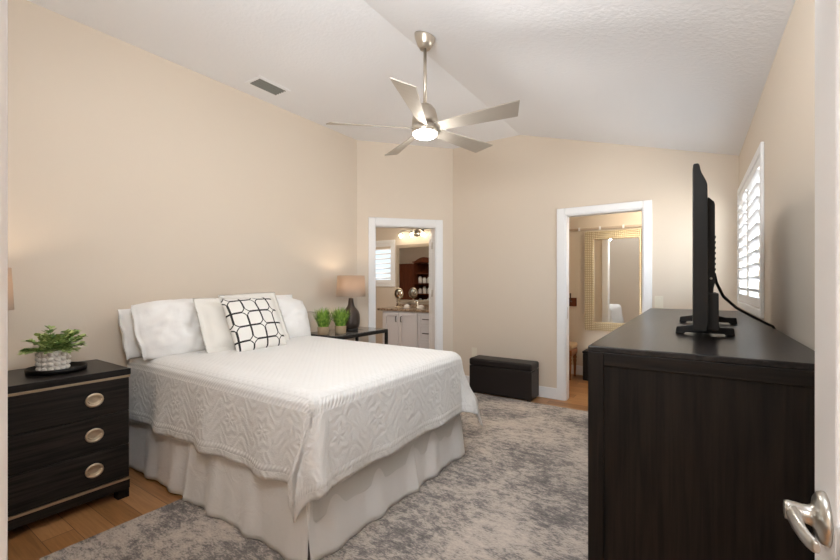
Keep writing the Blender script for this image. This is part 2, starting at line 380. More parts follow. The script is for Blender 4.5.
b.box(DX0-.095, DX0-.006, YN, YN+.0195, 0, DZ+.09); b.box(DX1+.006, DX1+.095, YN, YN+.018, 0, DZ+.09); b.box(DX0-.006, DX1+.006, YN, YN+.018, DZ+.006, DZ+.09)
casing('trim_3', b)

# door leaves
def leaf(b, P, w, th, h):                    # P(t, d) -> xy; recessed panels on both faces
    def bx(t0, t1, d0, d1, z0, z1): b.poly([P(t0, d0), P(t1, d0), P(t1, d1), P(t0, d1)], z0, z1)
    st = .11
    bx(0, st, 0, th, .008, h); bx(w-st, w, 0, th, .008, h)
    for z0, z1 in ((.008, .22), (.86, 1.0), (h-.12, h)): bx(st, w-st, 0, th, z0, z1)
    bx(w/2-.045, w/2+.045, 0, th, .22, h-.12)
    bx(st, w-st, .008, th-.008, .22, h-.12)
    return b
# bathroom door swung into the bathroom
hg = Vector(bp(OT1-.018, .125)); fe = Vector((-3.195, 5.03)); dv = (fe-hg).normalized(); nv = Vector((dv.y, -dv.x))
P1 = lambda t, d: tuple(hg + dv*t + nv*d)
d1 = struct(leaf(B(), P1, .735, .035, 2.0).build('door_1', DOORW, bevel=.004))
for z in (.25, 1.16, 1.78):
    b = B(); bbox(b, OT1-.0185, OT1-.0162, .075, .119, z-.045, z+.045); q = bp(OT1-.02, .122); b.lathe([(.006, z-.045), (.006, z+.045)], (q[0], q[1], 0), 12)
    b.build('hinge', SATIN, d1)
# closet door swung back into the closet
P2 = lambda t, d: (OC1-.017+d, YC+.142+t)
d2 = struct(leaf(B(), P2, .735, .035, 2.03).build('door_2', DOORW, bevel=.004))
# bedroom door, open beside the camera, with its lever
P3 = lambda t, d: (.148+d, .098+t)
d3 = struct(leaf(B(), P3, .722, .035, 2.03).build('door_3', DOORW, bevel=.003))
hx, hy, hz = .148, .755, .985
MX = Matrix.Rotation(-PI/2, 4, 'Y')          # lathe axis towards -X
b = B()
b.lathe([(.034, 0), (.034, .003), (.0325, .007), (.027, .0105), (.018, .0125), (.0145, .014), (.0125, .018), (.0118, .024), (.0125, .030), (.0128, .038), (.0118, .042), (.001, .0422)], (hx, hy, hz), 36, MX)
lever = [(hx-.033, hy+.006, hz-.001), (hx-.034, hy-.008, hz-.002), (hx-.033, hy-.026, hz-.004), (hx-.031, hy-.045, hz-.006), (hx-.028, hy-.056, hz-.008), (hx-.024, hy-.066, hz-.009), (hx-.022, hy-.072, hz-.009)]
rs = []
for i, p in enumerate(lever):
    a_, c_ = [(.006, .010), (.008, .0125), (.0065, .0125), (.005, .0115), (.0045, .0105), (.004, .009), (.003, .006)][i]
    rs.append([Vector(p) + Vector((a_*math.cos(2*PI*k/16), 0, c_*math.sin(2*PI*k/16))) for k in range(16)])
b.rings(rs)
b.build('door_handle', SATIN, d3, smooth=False)

# windows with plantation shutters
def shutter_window(name, P, w, z0, z1, npan, fr, tilt, pitch=.076, lw=.068):   # P(t, d, z) -> xyz, d towards the room
    bx = lambda b, t0, t1, d0, d1, a, c: b.hexa([P(t0,d0,a), P(t1,d0,a), P(t1,d1,a), P(t0,d1,a), P(t0,d0,c), P(t1,d0,c), P(t1,d1,c), P(t0,d1,c)])
    b = B()
    for q in ((0, fr, z0, z1), (w-fr, w, z0, z1), (fr, w-fr, z0, z0+fr), (fr, w-fr, z1-fr, z1)): bx(b, q[0], q[1], 0.0005, .018, q[2], q[3])
    win = struct(b.build(name, TRIM, bevel=.004))
    pw = (w-2*fr)/npan
    for i in range(npan):
        t0 = fr + i*pw + .003; t1 = t0 + pw - .006; st = .045; a, c = z0+fr+.003, z1-fr-.003
        b = B()
        for q in ((t0, t0+st, a, c), (t1-st, t1, a, c), (t0+st, t1-st, a, a+st*1.3), (t0+st, t1-st, c-st*1.3, c)): bx(b, q[0], q[1], -.016, .010, q[2], q[3])
        pan = b.build('shutter_panel', TRIM, win, bevel=.003)
        lo, hi = a+st*1.3, c-st*1.3; n = int((hi-lo)/pitch); ph = (hi-lo)/n
        for k in range(n):
            z = lo + (k+.5)*ph; b = B(); pr = []
            for s in range(12):
                an = 2*PI*s/12; x = lw/2*math.cos(an); y = .0055*math.sin(an)
                pr.append((x*math.cos(tilt)-y*math.sin(tilt), x*math.sin(tilt)+y*math.cos(tilt)))
            b.prism(pr, lambda p, t: P(t, -.003+p[0], z+p[1]), t0+st+.002, t1-st-.002, True)
            b.build('louver', TRIM, pan)
    b = B(); bx(b, .02, w-.02, -.085, -.080, z0+.02, z1-.02); b.build('pane', PANE, win)
    return win
shutter_window('window_1', lambda t, d, z: (XD-d, WY0-.09+t, z), WY1-WY0+.16, 1.092, 2.115, 2, .05, math.radians(30), .078, .068)
shutter_window('window_2', lambda t, d, z: (WBX0-.1+t, BY1-d, z), WBX1-WBX0+.2, 1.225, 2.07, 1, .055, math.radians(-30), .08, .066)

# rug
tag(B().box(-2.54, -.31, .60, 4.335, 0.0005, .012).build('area_rug', RUG, bevel=.004), 'large distressed grey and beige rug under the bed', 'rug')

# ------------------------------------------------------------------ bed
BX_0, BX_1, BY_0, BY_1 = -3.365, -1.42, 1.265, 2.735
bed = thing('bed', 'queen bed with white skirt against the left wall', 'bed', (-2.42, 1.995, 0))
B().box(BX_0, BX_1-.03, BY_0+.02, BY_1-.02, .17, .40).build('box_spring', MATTR, bed, bevel=.03)
B().box(BX_0, BX_1-.006, BY_0+.006, BY_1-.006, .402, .772).build('mattress', MATTR, bed, bevel=.05, seg=4)
b = B(); b.box(BX_0, BX_1-.05, BY_0+.04, BY_1-.04, .13, .169); b.build('bed_frame', BLACKMET, bed)
for x, z0 in ((BX_0+.06, 0), (BX_1-.40, .0125)):
    for y in (BY_0+.3, BY_1-.3): B().box(x-.02, x+.02, y-.02, y+.02, z0, .13).build('leg', BLACKMET, bed)
def ribbon(b, pts, z1, z0f, amp, out, seed, flare=.05):
    # pts along the top edge; folds deepen downwards
    n = len(pts); nz = 16; rows = []
    for j in range(nz+1):
        k = j/nz; row = []
        for i, (p, nrm) in enumerate(pts):
            s = i/(n-1); L = s*out
            w = amp*(.25+.75*k)*(math.sin(L*2*PI/.31+seed)+.6*math.sin(L*2*PI/.17+seed*2.1)+.4*noise.noise((L*5, seed, k*1.5)))
            en = min(s, 1-s)*out
            w += .012*k*math.exp(-en/.035)
            d = w + flare*k
            z = z1 + (z0f-z1)*k
            row.append((p[0]+nrm[0]*d, p[1]+nrm[1]*d, z))
        rows.append(row)
    b.rings(rows, False, False, True, False)
def edge(p0, p1, nrm, n=70):
    return [((p0[0]+(p1[0]-p0[0])*i/n, p0[1]+(p1[1]-p0[1])*i/n), nrm) for i in range(n+1)]
b = B(); zt = .41; zb = .016
ribbon(b, edge((BX_0+.01, BY_0+.016), (-2.52, BY_0+.016), (0, -1)), zt, .014, .010, .85, .3, .03)
ribbon(b, edge((-2.50, BY_0+.012), (BX_1-.028, BY_0+.012), (0, -1)), zt, zb, .011, 1.05, 1.9, .035)
ribbon(b, edge((BX_1-.055, BY_0-.012), (BX_1-.055, 2.10), (1, 0)), zt, zb, .010, .84, 4.0, .045)
ribbon(b, edge((BX_1-.051, 2.08), (BX_1-.051, BY_1), (1, 0)), zt, zb, .010, .64, 2.7, .045)
ribbon(b, edge((BX_1-.055, BY_1-.012), (BX_0+.01, BY_1), (0, 1)), zt, zb, .010, 1.9, 5.0, .03)
sk = b.build('bed_skirt', SKIRT, bed, smooth=True)
so = sk.modifiers.new('solid', 'SOLIDIFY'); so.thickness = .003; so.offset = 0

# coverlet draped over the bed
def make_cover():
    bm = bmesh.new(); uvl = bm.loops.layers.uv.new('uv'); edl = bm.loops.layers.uv.new('edge')
    DR = .40; r = .08; ztop = .785; L = BX_1-BX_0; Wd = BY_1-BY_0
    na, nb = 128, 128; a1 = L+DR; b0, b1 = -DR, Wd+DR
    prof = lambda d: (r*math.sin(d/r), r*(1-math.cos(d/r))) if d < r*PI/2 else (r+.035*(d-r*PI/2), r+(d-r*PI/2)*.998)
    V, I = {}, {}
    for i in range(na+1):
        for j in range(nb+1):
            a = .02 + (a1-.02)*i/na; bb = b0+(b1-b0)*j/nb
            da = max(0, a-(L-r)); db0 = max(0, r-bb); db1 = max(0, bb-(Wd-r)); db = max(db0, db1); sg = -1 if db0 > 0 else 1
            e = math.hypot(da, db)
            x, y = min(a, L-r), min(max(bb, r), Wd-r); z = ztop; k = 0
            if e > 0:
                ux, uy = da/e, sg*db/e; hh, dr = prof(e)
                mn = min(da, db)
                s = a if db > da else bb
                # along-the-hem folds, growing with the drop
                k = min(1, dr/.4)
                side = 1.0 if db > da and sg < 0 else .45
                wv = side*(.014*math.sin(s*2*PI/.52+.6)+.009*math.sin(s*2*PI/.27+2.0)) + .010*noise.noise((a*3, bb*3, 1.7))
                hh += k*k*(wv+.012)
                dr += k*k*(side*.007*math.sin(s*2*PI/.5+1.1)+.004*noise.noise((s*6, 3.1, 0)))
                cm = min(1, mn/.2)*k
                dr *= 1 - .09*min(1, mn/.3)
                if da > 0 and db > 0:                 # the near corner flap wraps round towards the side, the far one hangs free
                    t = math.atan2(db, da)/(PI/2)
                    if sg < 0:
                        ps = PI/2*(t+(t**.70-t)*cm)
                        ux, uy = math.cos(ps), -math.sin(ps)
                        hh += cm*(.062*math.exp(-((t-.22)/.16)**2)+.05*math.exp(-((t-.55)/.14)**2)+.012*math.exp(-((t-.38)/.08)**2))
                        x -= .09*cm*math.exp(-((t-.55)/.22)**2)
                    else:
                        hh += .30*mn*k
                x += ux*hh; y += uy*hh; z -= dr
            else:
                z += .004*noise.noise((a*2.2, bb*2.2, .3)) + .003*noise.noise((a*7, bb*7, 3.3))
                z += .010*math.exp(-((a-.5)/.35)**2)
            V[i, j] = bm.verts.new((BX_0+x, BY_0+y, z)); oa, ob = a-L, max(-bb, bb-Wd); eo = max(oa, ob)
            if oa > 0 and ob > 0: eo = max(oa, ob)
            I[i, j] = (a, bb, eo, a if ob > oa else bb)
    for i in range(na):
        for j in range(nb):
            ks = [(i,j),(i+1,j),(i+1,j+1),(i,j+1)]; f = bm.faces.new([V[k] for k in ks]); f.smooth = True
            for l, k in zip(f.loops, ks): l[uvl].uv = I[k][:2]; l[edl].uv = I[k][2:]
    me = bpy.data.meshes.new('bedspread'); bm.to_mesh(me); bm.free(); me.materials.append(COVER)
    o = bpy.data.objects.new('bedspread', me); COL.objects.link(o)
    so = o.modifiers.new('solid', 'SOLIDIFY'); so.thickness = .007; so.offset = 0
    return o
tag(make_cover(), 'white quilted bedspread with scroll border draped over the bed', 'bedspread')

# pillows
def pillow(name, mat, label, w, h, t, pos, lean, roll=0, yaw=0, flange=0, seed=0, wr=.012, hem=0, sag=0.0, rnd_=.12, group=None, cat='pillow'):
    # pos = centre of the lower edge; faces +X, width along Y, leaning back by `lean`
    bm = bmesh.new(); uvl = bm.loops.layers.uv.new('uv'); n = 34
    hdir = Vector((-math.sin(lean), 0, math.cos(lean))); ndir = Vector((math.cos(lean), 0, math.sin(lean))); wdir = Vector((0, 1, 0))
    Rm = Matrix.Rotation(yaw, 3, 'Z')
    def pt(i, j, side):
        x = -1+2*i/n; y = -1+2*j/n
        fx, fy = (flange/(w/2), flange/(h/2)) if flange else (0, 0)
        ix = min(1, abs(x)/(1-fx)); iy = min(1, abs(y)/(1-fy))
        th = (max(0, 1-ix**2.6))**.55 * (max(0, 1-iy**2.6))**.55
        pin = 0 if flange else .055
        px_ = x*(1-pin*(1-y*y)*abs(x)**3)*math.sqrt(1-rnd_*y*y/2) * w/2; py_ = y*(1-pin*(1-x*x)*abs(y)**3)*math.sqrt(1-rnd_*x*x/2) * h/2
        d = side*t/2*th
        nz = noise.noise((x*1.7+seed, y*1.7, side*.7+seed))*1.2 + noise.noise((x*4+seed, y*3.2, seed))*.6 + .3*noise.noise((x*9, y*8, seed+4))
        d += wr*nz*(.25+th) * (1 if side > 0 else .5)
        if hem and x < -1+hem: d += .010*math.sin(y*7+seed)*(1-(x+1)/hem) + side*.012*(1-(x+1)/hem)*(1-y*y)
        if flange: d += .008*noise.noise((x*3+seed, y*3, 9))*(1-th)
        py_ -= sag*(1+y)/2*(x*x)*h
        cr, sr = math.cos(roll), math.sin(roll)
        X, Y = px_*cr-py_*sr, px_*sr+py_*cr
        v = wdir*X + hdir*(Y+h/2) + ndir*d
        return Vector(pos) + Rm @ v
    F = {}
    for side in (1, -1):
        for i in range(n+1):
            for j in range(n+1):
                rim = i in (0, n) or j in (0, n)
                if side < 0 and rim and not hem: F[side, i, j] = F[1, i, j]
                elif side < 0 and rim and i != 0: F[side, i, j] = F[1, i, j]
                else: F[side, i, j] = bm.verts.new(pt(i, j, side))
    for side in (1, -1):
        for i in range(n):
            for j in range(n):
                ks = [(i,j),(i+1,j),(i+1,j+1),(i,j+1)]
                if side < 0: ks = ks[::-1]
                f = bm.faces.new([F[side, a, b] for a, b in ks]); f.smooth = True
                for l, (a, b) in zip(f.loops, ks): l[uvl].uv = (a/n, b/n)
    if hem:
        for j in range(n): bm.faces.new([F[1, 0, j+1], F[1, 0, j], F[-1, 0, j], F[-1, 0, j+1]] if F[1,0,j] is not F[-1,0,j] else [F[1,0,j+1], F[1,0,j], F[-1,0,j+1]])
    bmesh.ops.remove_doubles(bm, verts=bm.verts, dist=1e-5)
    zmin = min(v.co.z for v in bm.verts)
    me = bpy.data.meshes.new(name); bm.to_mesh(me); bm.free(); me.materials.append(mat)
    o = bpy.data.objects.new(name, me); COL.objects.link(o)
    return tag(o, label, cat, group)
ZB = .782
R = math.radians
pillow('pillow', SHEET, 'flat white pillow leaning on the wall behind the leftmost puffy pillow', .66, .37, .10, (-3.20, 1.505, ZB), R(16), R(3), 0, seed=1.3, hem=.15, rnd_=.2, group='white sleeping pillows')
pillow('pillow', SHEET, 'puffy white pillow nearest the nightstand, folded open end facing left', .70, .455, .22, (-3.04, 1.555, ZB-.014), R(24), R(1), R(3), seed=5.2, wr=.034, hem=.14, sag=.02, rnd_=.42, group='white sleeping pillows')
pillow('pillow', SHEET, 'white pillow upright against the wall behind the patterned cushion, far half of bed', .64, .42, .11, (-3.215, 2.36, ZB), R(12), 0, 0, seed=2.6, rnd_=.2, group='white sleeping pillows')
pillow('pillow', SHEET, 'puffy white pillow at the far right end, next to the side table', .66, .44, .18, (-3.06, 2.385, ZB-.012), R(22), R(0), R(-3), seed=8.1, wr=.020, sag=.10, rnd_=.3, group='white sleeping pillows')
pillow('pillow_sham', SHAM, 'flanged ivory sham peeking out above the patterned cushion', .54, .47, .12, (-2.93, 2.075, ZB), R(25), R(2), 0, flange=.045, seed=3.3, wr=.010, rnd_=.04, group='flanged ivory shams')
pillow('pillow_sham', SHAM, 'flanged ivory sham showing to the left of the patterned cushion', .54, .45, .12, (-2.865, 1.845, ZB), R(28), R(-2), R(2), flange=.045, seed=6.7, wr=.010, rnd_=.04, group='flanged ivory shams')
pillow('throw_pillow', LATTICE, 'square white cushion with black lattice pattern, front of the pillows', .455, .455, .14, (-2.745, 1.945, ZB), R(28), R(1.5), R(0), seed=4.4, wr=.007, rnd_=.08, cat='cushion')

# ------------------------------------------------------------------ nightstand
def oval_ring(c, ry, rz, x, n=28): return [Vector((x, c[0]+ry*math.cos(2*PI*k/n), c[1]+rz*math.sin(2*PI*k/n))) for k in range(n)]
nx0, nx1, ny0, ny1 = -3.37, -2.85, .30, 1.09
ns = thing('nightstand', 'dark espresso three drawer nightstand with gold trim left of the bed', 'nightstand', ((nx0+nx1)/2, (ny0+ny1)/2, 0))
B().box(nx0, nx1+.006, ny0-.004, ny1+.004, .742, .780).build('top', ESPTOP, ns, bevel=.004)
B().box(nx0, nx1-.018, ny0, ny1, .075, .742).build('body', ESPY, ns, bevel=.002)
b = B(); b.box(nx1-.018, nx1+.004, ny0, ny1, .728, .7415); b.build('trim_strip', GOLDSTRIP, ns, bevel=.001)
b = B(); b.box(nx1-.018, nx1+.004, ny0, ny1, .108, .122); b.build('trim_strip', GOLDSTRIP, ns, bevel=.001)
B().box(nx1-.018, nx1, ny0, ny1, .055, .108).build('base_rail', ESPY, ns, bevel=.002)
for x in (nx0+.03, nx1-.034):
    for y in (ny0+.032, ny1-.032): B().box(x-.03, x+.03, y-.03, y+.03, 0, .074).build('leg', ESPZ, ns, bevel=.002)
for k in range(3):
    z0 = .125 + k*.2013; z1 = z0 + .1985
    dr = B().box(nx1-.0178, nx1, ny0+.004, ny1-.004, z0, z1).build('drawer', ESPY, ns, bevel=.003)
    for y in (ny0+.178, ny1-.178):
        c = (y, (z0+z1)/2)
        b = B(); rx = nx1+.0002
        b.rings([oval_ring(c, .044, .040, rx), oval_ring(c, .044, .040, rx+.004), oval_ring(c, .043, .036, rx+.007), oval_ring(c, .034, .027, rx+.007), oval_ring(c, .031, .024, rx+.002), oval_ring(c, .012, .010, rx+.0015)])
        h = b.build('drawer_pull', BRASS, dr)
        b = B(); rs = []
        for k2 in range(15):
            an = PI + PI*k2/14; rs.append((rx+.008, y+.031*math.cos(an), c[1]+.003+.022*math.sin(an)))
        b.tube(rs, .0028, 8); b.build('bail', BRASS, h)

# tray, potted plant
tx, ty = -3.11, .815
tray = tag(B().lathe([(.124, 0), (.138, .004), (.140, .028), (.135, .028), (.132, .009), (.001, .008)], (tx, ty, .7805), 48).build('serving_tray', BLACKPL), 'round black tray on the nightstand under the leafy plant', 'tray')
pl = thing('potted_plant', 'leafy green plant in white beaded pot on the black tray', 'plant', (tx+.02, ty-.022, .789))
px0, py0 = tx+.02, ty-.022
b = B(); b.lathe([(.054, .789), (.062, .80), (.066, .84), (.067, .899), (.065, .909), (.060, .909), (.058, .893), (.001, .892)], (px0, py0, 0), 40)
for r_ in range(4):
    for k in range(14):
        an = 2*PI*k/14; rr = .066 if r_ else .063
        b.ball((px0+rr*math.cos(an), py0+rr*math.sin(an), .807+r_*.0275), .0145, 8, (1, 1, .92))
pot = b.build('pot', POTW, pl)
B().lathe([(.056, .8925), (.056, .897), (.001, .90)], (px0, py0, 0), 24).build('soil', plain('potting_soil', (.04, .025, .015), .95), pl)
def leafquad(b, p, d, up, L, W):
    d = d.normalized(); s = d.cross(up).normalized(); u2 = s.cross(d)
    pts = [p, p+d*L*.3+s*W*.5+u2*L*.05, p+d*L*.7+s*W*.45+u2*L*.04, p+d*L, p+d*L*.7-s*W*.45+u2*L*.04, p+d*L*.3-s*W*.5+u2*L*.05]
    mid1 = p+d*L*.3-u2*L*.02; mid2 = p+d*L*.7-u2*L*.02
    v = [b.bm.verts.new(q) for q in pts]; m1 = b.bm.verts.new(mid1); m2 = b.bm.verts.new(mid2)
    for q in ((v[0], v[1], m1), (v[1], v[2], m2, m1), (v[2], v[3], m2), (v[0], m1, v[5]), (m1, m2, v[4], v[5]), (m2, v[3], v[4])): b.face(list(q), True)
b = B(); sb = B(); rnd = random.Random(11)
for k in range(40):
    an = 2*PI*k/40*2.4 + rnd.uniform(-.3, .3); el = rnd.uniform(.35, 1.35); Ls = rnd.uniform(.08, .14)*(.8 if math.sin(an) < 0 else 1)
    p = Vector((px0+.03*math.cos(an), py0+.03*math.sin(an), .897)); d = Vector((math.cos(an)*math.cos(el), math.sin(an)*math.cos(el), math.sin(el)))
    pts = []
    for i in range(8):
        pts.append(p.copy()); p = p + d*Ls/7; d = (d + Vector((0, 0, -.11))).normalized()
    pts = [Vector((max(q.x, XA+.03), q.y, q.z)) for q in pts]
    sb.tube(pts, .0014, 5)
    for i, q in enumerate(pts[1:], 1):
        for sgn in (-1, 1):
            dd = (pts[i]-pts[i-1]).normalized(); sd = dd.cross(Vector((0,0,1))).normalized()*sgn
            L_ = rnd.uniform(.026, .042); leafquad(b, q, sd + dd*.6 + Vector((0,0,rnd.uniform(-.2,.5))), Vector((rnd.uniform(-.5,.5), rnd.uniform(-.5,.5), 1)), L_, L_*.8)
    leafquad(b, pts[-1], d, Vector((0,0,1)), .03, .018)
b.build('foliage', LEAF, pl, recalc=False); sb.build('stems', plain('stem', (.10, .14, .05), .7), pl)

# table lamps
def table_lamp(loc, label):
    l = thing('table_lamp', label, 'lamp', loc, 0, 'pair of bedside lamps'); x, y, z = loc
    B().lathe([(.001, 0), (.078, 0), (.078, .022), (.070, .03), (.001, .03)], (x, y, z), 40).build('foot', plain('dark_bronze', (.02, .016, .013), .4), l)
    B().lathe([(.074, .03), (.088, .045), (.096, .08), (.098, .14), (.094, .18), (.080, .215), (.060, .24), (.042, .262), (.032, .29), (.027, .33), (.024, .352), (.001, .354)], (x, y, z), 48).build('body', CERAM, l)
    B().lathe([(.012, .354), (.012, .40), (.018, .402), (.018, .44), (.001, .44)], (x, y, z), 20).build('socket', BRASS, l)
    bulb = B().ball((x, y, z+.475), .03, 16, (1, 1, 1.2)).build('bulb', BULB, l)
    b = B(); b.lathe([(.157, .372), (.146, .600), (.1435, .600), (.1545, .372), (.157, .372)], (x, y, z), 56, cap0=False, cap1=False)
    sh = b.build('lamp_shade', SHADE, l)
    b = B()
    for k in range(3):
        an = 2*PI*k/3; b.tube([(x+.012*math.cos(an), y+.012*math.sin(an), z+.43), (x+.153*math.cos(an), y+.153*math.sin(an), z+.40)], .002, 6)
    b.build('shade_fitter', BRASS, l)
    lamp('lamp_light', 'POINT', (x, y, z+.53), 2.5, (1.0, .80, .60), .03, parent=l)
    return l
table_lamp((-3.12, .475, .7805), 'bedside lamp at the left edge, half hidden by the door jamb')
table_lamp((-3.10, 3.29, .7765), 'bedside lamp with bronze bottle base on the glass side table')

# side table with glass top
sx0, sx1, sy0, sy1 = -3.355, -2.88, 2.85, 3.66
st = thing('side_table', 'black framed glass top side table between bed and bathroom door', 'side table', ((sx0+sx1)/2, (sy0+sy1)/2, 0))
b = B(); q = .028
for x0, x1, y0, y1 in ((sx0, sx1, sy0, sy0+q), (sx0, sx1, sy1-q, sy1), (sx0, sx0+q, sy0+q, sy1-q), (sx1-q, sx1, sy0+q, sy1-q)): b.box(x0, x1, y0, y1, .735, .770)
b.build('frame', BLACKMET, st, bevel=.002)
B().box(sx0+.002, sx1-.002, sy0+.002, sy1-.002, .7702, .7762).build('glass_top', SMOKE, st, bevel=.001)
for x in (sx0+q/2, sx1-q/2):
    for y in (sy0+q/2, sy1-q/2): B().box(x-q/2, x+q/2, y-q/2, y+q/2, 0, .735).build('leg', BLACKMET, st)
B().box(sx0+q, sx1-q, sy0+q, sy1-q, .20, .215).build('shelf', ESPX, st)

# grass plants
def grass(loc, label, seed):
    g = thing('potted_grass', label, 'plant', loc, 0, 'grass plants on the side table'); x, y, z = loc; rn = random.Random(seed)
    B().lathe([(.052, 0), (.056, .005), (.060, .075), (.055, .078), (.053, .066), (.001, .064)], loc, 28).build('pot', BURLAP, g)
    b = B()
    for k in range(380):
        an = rn.uniform(0, 2*PI); rr = .046*math.sqrt(rn.random()); L_ = rn.uniform(.15, .235); ln = rn.uniform(.05, .66)*(.35+rr/.046*.65)
        p0 = Vector((x+rr*math.cos(an), y+rr*math.sin(an), z+.062)); o = Vector((math.cos(an), math.sin(an), 0)); s = Vector((-math.sin(an), math.cos(an), 0))*.0028
        a0 = p0; a1 = p0+Vector((0,0,L_*.5))+o*L_*.18*ln/.4; a2 = p0+Vector((0,0,L_*(1-.25*ln)))+o*L_*ln*.85
        v = [b.bm.verts.new(t) for t in (a0-s, a0+s, a1+s, a1-s, a2)]
        b.face([v[0], v[1], v[2], v[3]]); b.face([v[3], v[2], v[4]])
    b.build('grass_blades', GRASS, g, recalc=False)
grass((-3.11, 2.90, .7765), 'potted artificial grass closest to the bed pillows', 3)
grass((-3.03, 3.06, .7765), 'potted artificial grass standing in front of the bedside lamp base', 9)
b = B(); cp = [(-3.05, 3.42, .779), (-3.2, 3.45, .779), (-3.372, 3.40, .80), (-3.384, 3.2, .93), (-3.384, 2.98, .99), (-3.384, 2.86, .985)]
b.tube(cp, .0022, 6); tag(b.build('lamp_cord', plain('grey_cord', (.25, .22, .19), .6)), 'thin lamp cord running along the wall behind the grass plants', 'cord')

# ------------------------------------------------------------------ storage bench
bx0, bx1, by0, by1 = -2.20, -1.452, 4.345, 4.60
bn = thing('storage_bench', 'dark brown leather storage bench below the back wall outlet', 'bench', ((bx0+bx1)/2, (by0+by1)/2, 0))
for x in (bx0+.04, bx1-.04):
    for y in (by0+.04, by1-.04): B().box(x-.02, x+.02, y-.02, y+.02, 0, .02).build('foot', BLACKPL, bn)
B().box(bx0, bx1, by0, by1, .02, .325).build('body', LEATHER, bn, bevel=.008, seg=3)
B().box(bx0-.004, bx1+.004, by0-.004, by1+.002, .330, .412).build('lid', LEATHER, bn, bevel=.022, seg=4)
b = B(); b.tube([(bx0, by0+.004, .3275), (bx1, by0+.004, .3275)], .004, 8); b.tube([(bx1, by0+.004, .3275), (bx1, by1-.01, .3275)], .004, 8); b.build('piping', LEATHER, bn)
# outlet and switch
o = thing('wall_outlet', 'ivory outlet plate low on the wall above the bench', 'outlet', (-2.275, YC, .43))
B().box(-2.31, -2.24, YC-.006, YC-.0005, .373, .487).build('cover_plate', IVORY, o, bevel=.003)
for z in (.408, .452): B().box(-2.292, -2.258, YC-.009, YC-.006, z-.014, z+.014).build('socket', IVORY, o, bevel=.004)
o = thing('light_switch', 'ivory rocker switch plate right of the closet door', 'light switch', (-.277, YC, 1.11))
B().box(-.313, -.241, YC-.006, YC-.0005, 1.052, 1.168).build('cover_plate', IVORY, o, bevel=.003)
B().box(-.294, -.260, YC-.011, YC-.006, 1.077, 1.143).build('rocker', IVORY, o, bevel=.002)

# ------------------------------------------------------------------ dresser
dx0, dx1, dy0, dy1, dz = -.30, .322, 1.487, 3.95, 1.084
ds = thing('dresser', 'long dark espresso dresser along the right wall under the television', 'dresser', ((dx0+dx1)/2, (dy0+dy1)/2, 0))
B().box(dx0, dx1, dy0, dy1, dz-.020, dz).build('top', ESPTOP, ds, bevel=.003)
for y0, y1, f in ((dy0, dy0+.03, 1), (dy1-.03, dy1, -1)):
    s = .05
    for x in (dx0, dx1-s): B().box(x, x+s, y0, y1, .06, dz-.0202).build('side_stile', ESPZ, ds, bevel=.002)
    for z0, z1 in ((.06, .13), (dz-.064, dz-.0202)): B().box(dx0+s, dx1-s, y0, y1, z0, z1).build('side_rail', ESPX, ds, bevel=.002)
    B().box(dx0+s, dx1-s, y0+.007, y1-.007, .13, dz-.064).build('side_panel', ESPZ, ds)
B().box(dx0+.022, dx1-.01, dy0+.03, dy1-.03, .06, dz-.0205).build('carcass', ESPY, ds)
for i in range(3):
    for k in range(4):
        w = (dy1-dy0-.06)/3; y0 = dy0+.03+i*w+.004; y1 = y0+w-.008; z0 = .075+k*.243; z1 = z0+.237
        dr = B().box(dx0-.001, dx0+.0215, y0, y1, z0, z1).build('drawer', ESPY, ds, bevel=.003)
        for yy in (y0+.2, y1-.2):
            c = (yy, (z0+z1)/2)
            b = B(); rx = dx0-.0012; b.rings([oval_ring(c, .044, .040, rx), oval_ring(c, .044, .040, rx-.004), oval_ring(c, .043, .036, rx-.007), oval_ring(c, .034, .027, rx-.007), oval_ring(c, .031, .024, rx-.002), oval_ring(c, .012, .010, rx-.0015)])
            b.build('drawer_pull', BRASS, dr)
for x in (dx0+.04, dx1-.04):
    for y in (dy0+.04, dy1-.04): B().box(x-.03, x+.03, y-.03, y+.03, 0, .06).build('leg', ESPZ, ds)

# television
tv = thing('television', 'flat black television seen edge on, standing on the dresser', 'television', (.05, 2.3, dz))
ty0, ty1 = 1.80, 2.74
prof = [(0, 1.124), (0, 1.730), (.003, 1.735), (.016, 1.735), (.020, 1.728), (.022, 1.715), (.026, 1.700), (.033, 1.684), (.040, 1.668), (.0435, 1.655), (.046, 1.40), (.046, 1.15), (.040, 1.124)]
B().prism(prof, lambda p, t: (p[0], t, p[1]), ty0, ty1).build('cabinet', BLACKPL, tv, bevel=.002)
B().box(-.0015, -.0002, ty0+.012, ty1-.012, 1.15, 1.722).build('screen', BLACKGL, tv)
prof = [(.045, 1.19), (.045, 1.612), (.048, 1.614), (.064, 1.596), (.067, 1.585), (.067, 1.30), (.063, 1.28), (.060, 1.19)]
hs = B().prism(prof, lambda p, t: (p[0], t, p[1]), ty0+.035, ty1-.06).build('rear_housing', BLACKPL, tv, bevel=.002)
b = B()
for k in range(9): b.box(.064, .0705, ty0+.06, ty1-.2, 1.305+k*.020, 1.313+k*.020)
b.build('cooling_ribs', BLACKPL, hs)
b = B(); b.lathe([(.0045, 0), (.004, .003), (.001, .0035)], (.055, ty0+.0345, 1.315), 12, Matrix.Rotation(PI/2, 4, 'X')); b.build('screw', SATIN, hs)
B().box(.036, .078, ty0+.03, ty0+.22, 1.125, 1.262).build('stand_bracket', BLACKPL, tv, bevel=.004)
B().box(.036, .078, ty1-.22, ty1-.03, 1.125, 1.262).build('stand_bracket', BLACKPL, tv, bevel=.004)
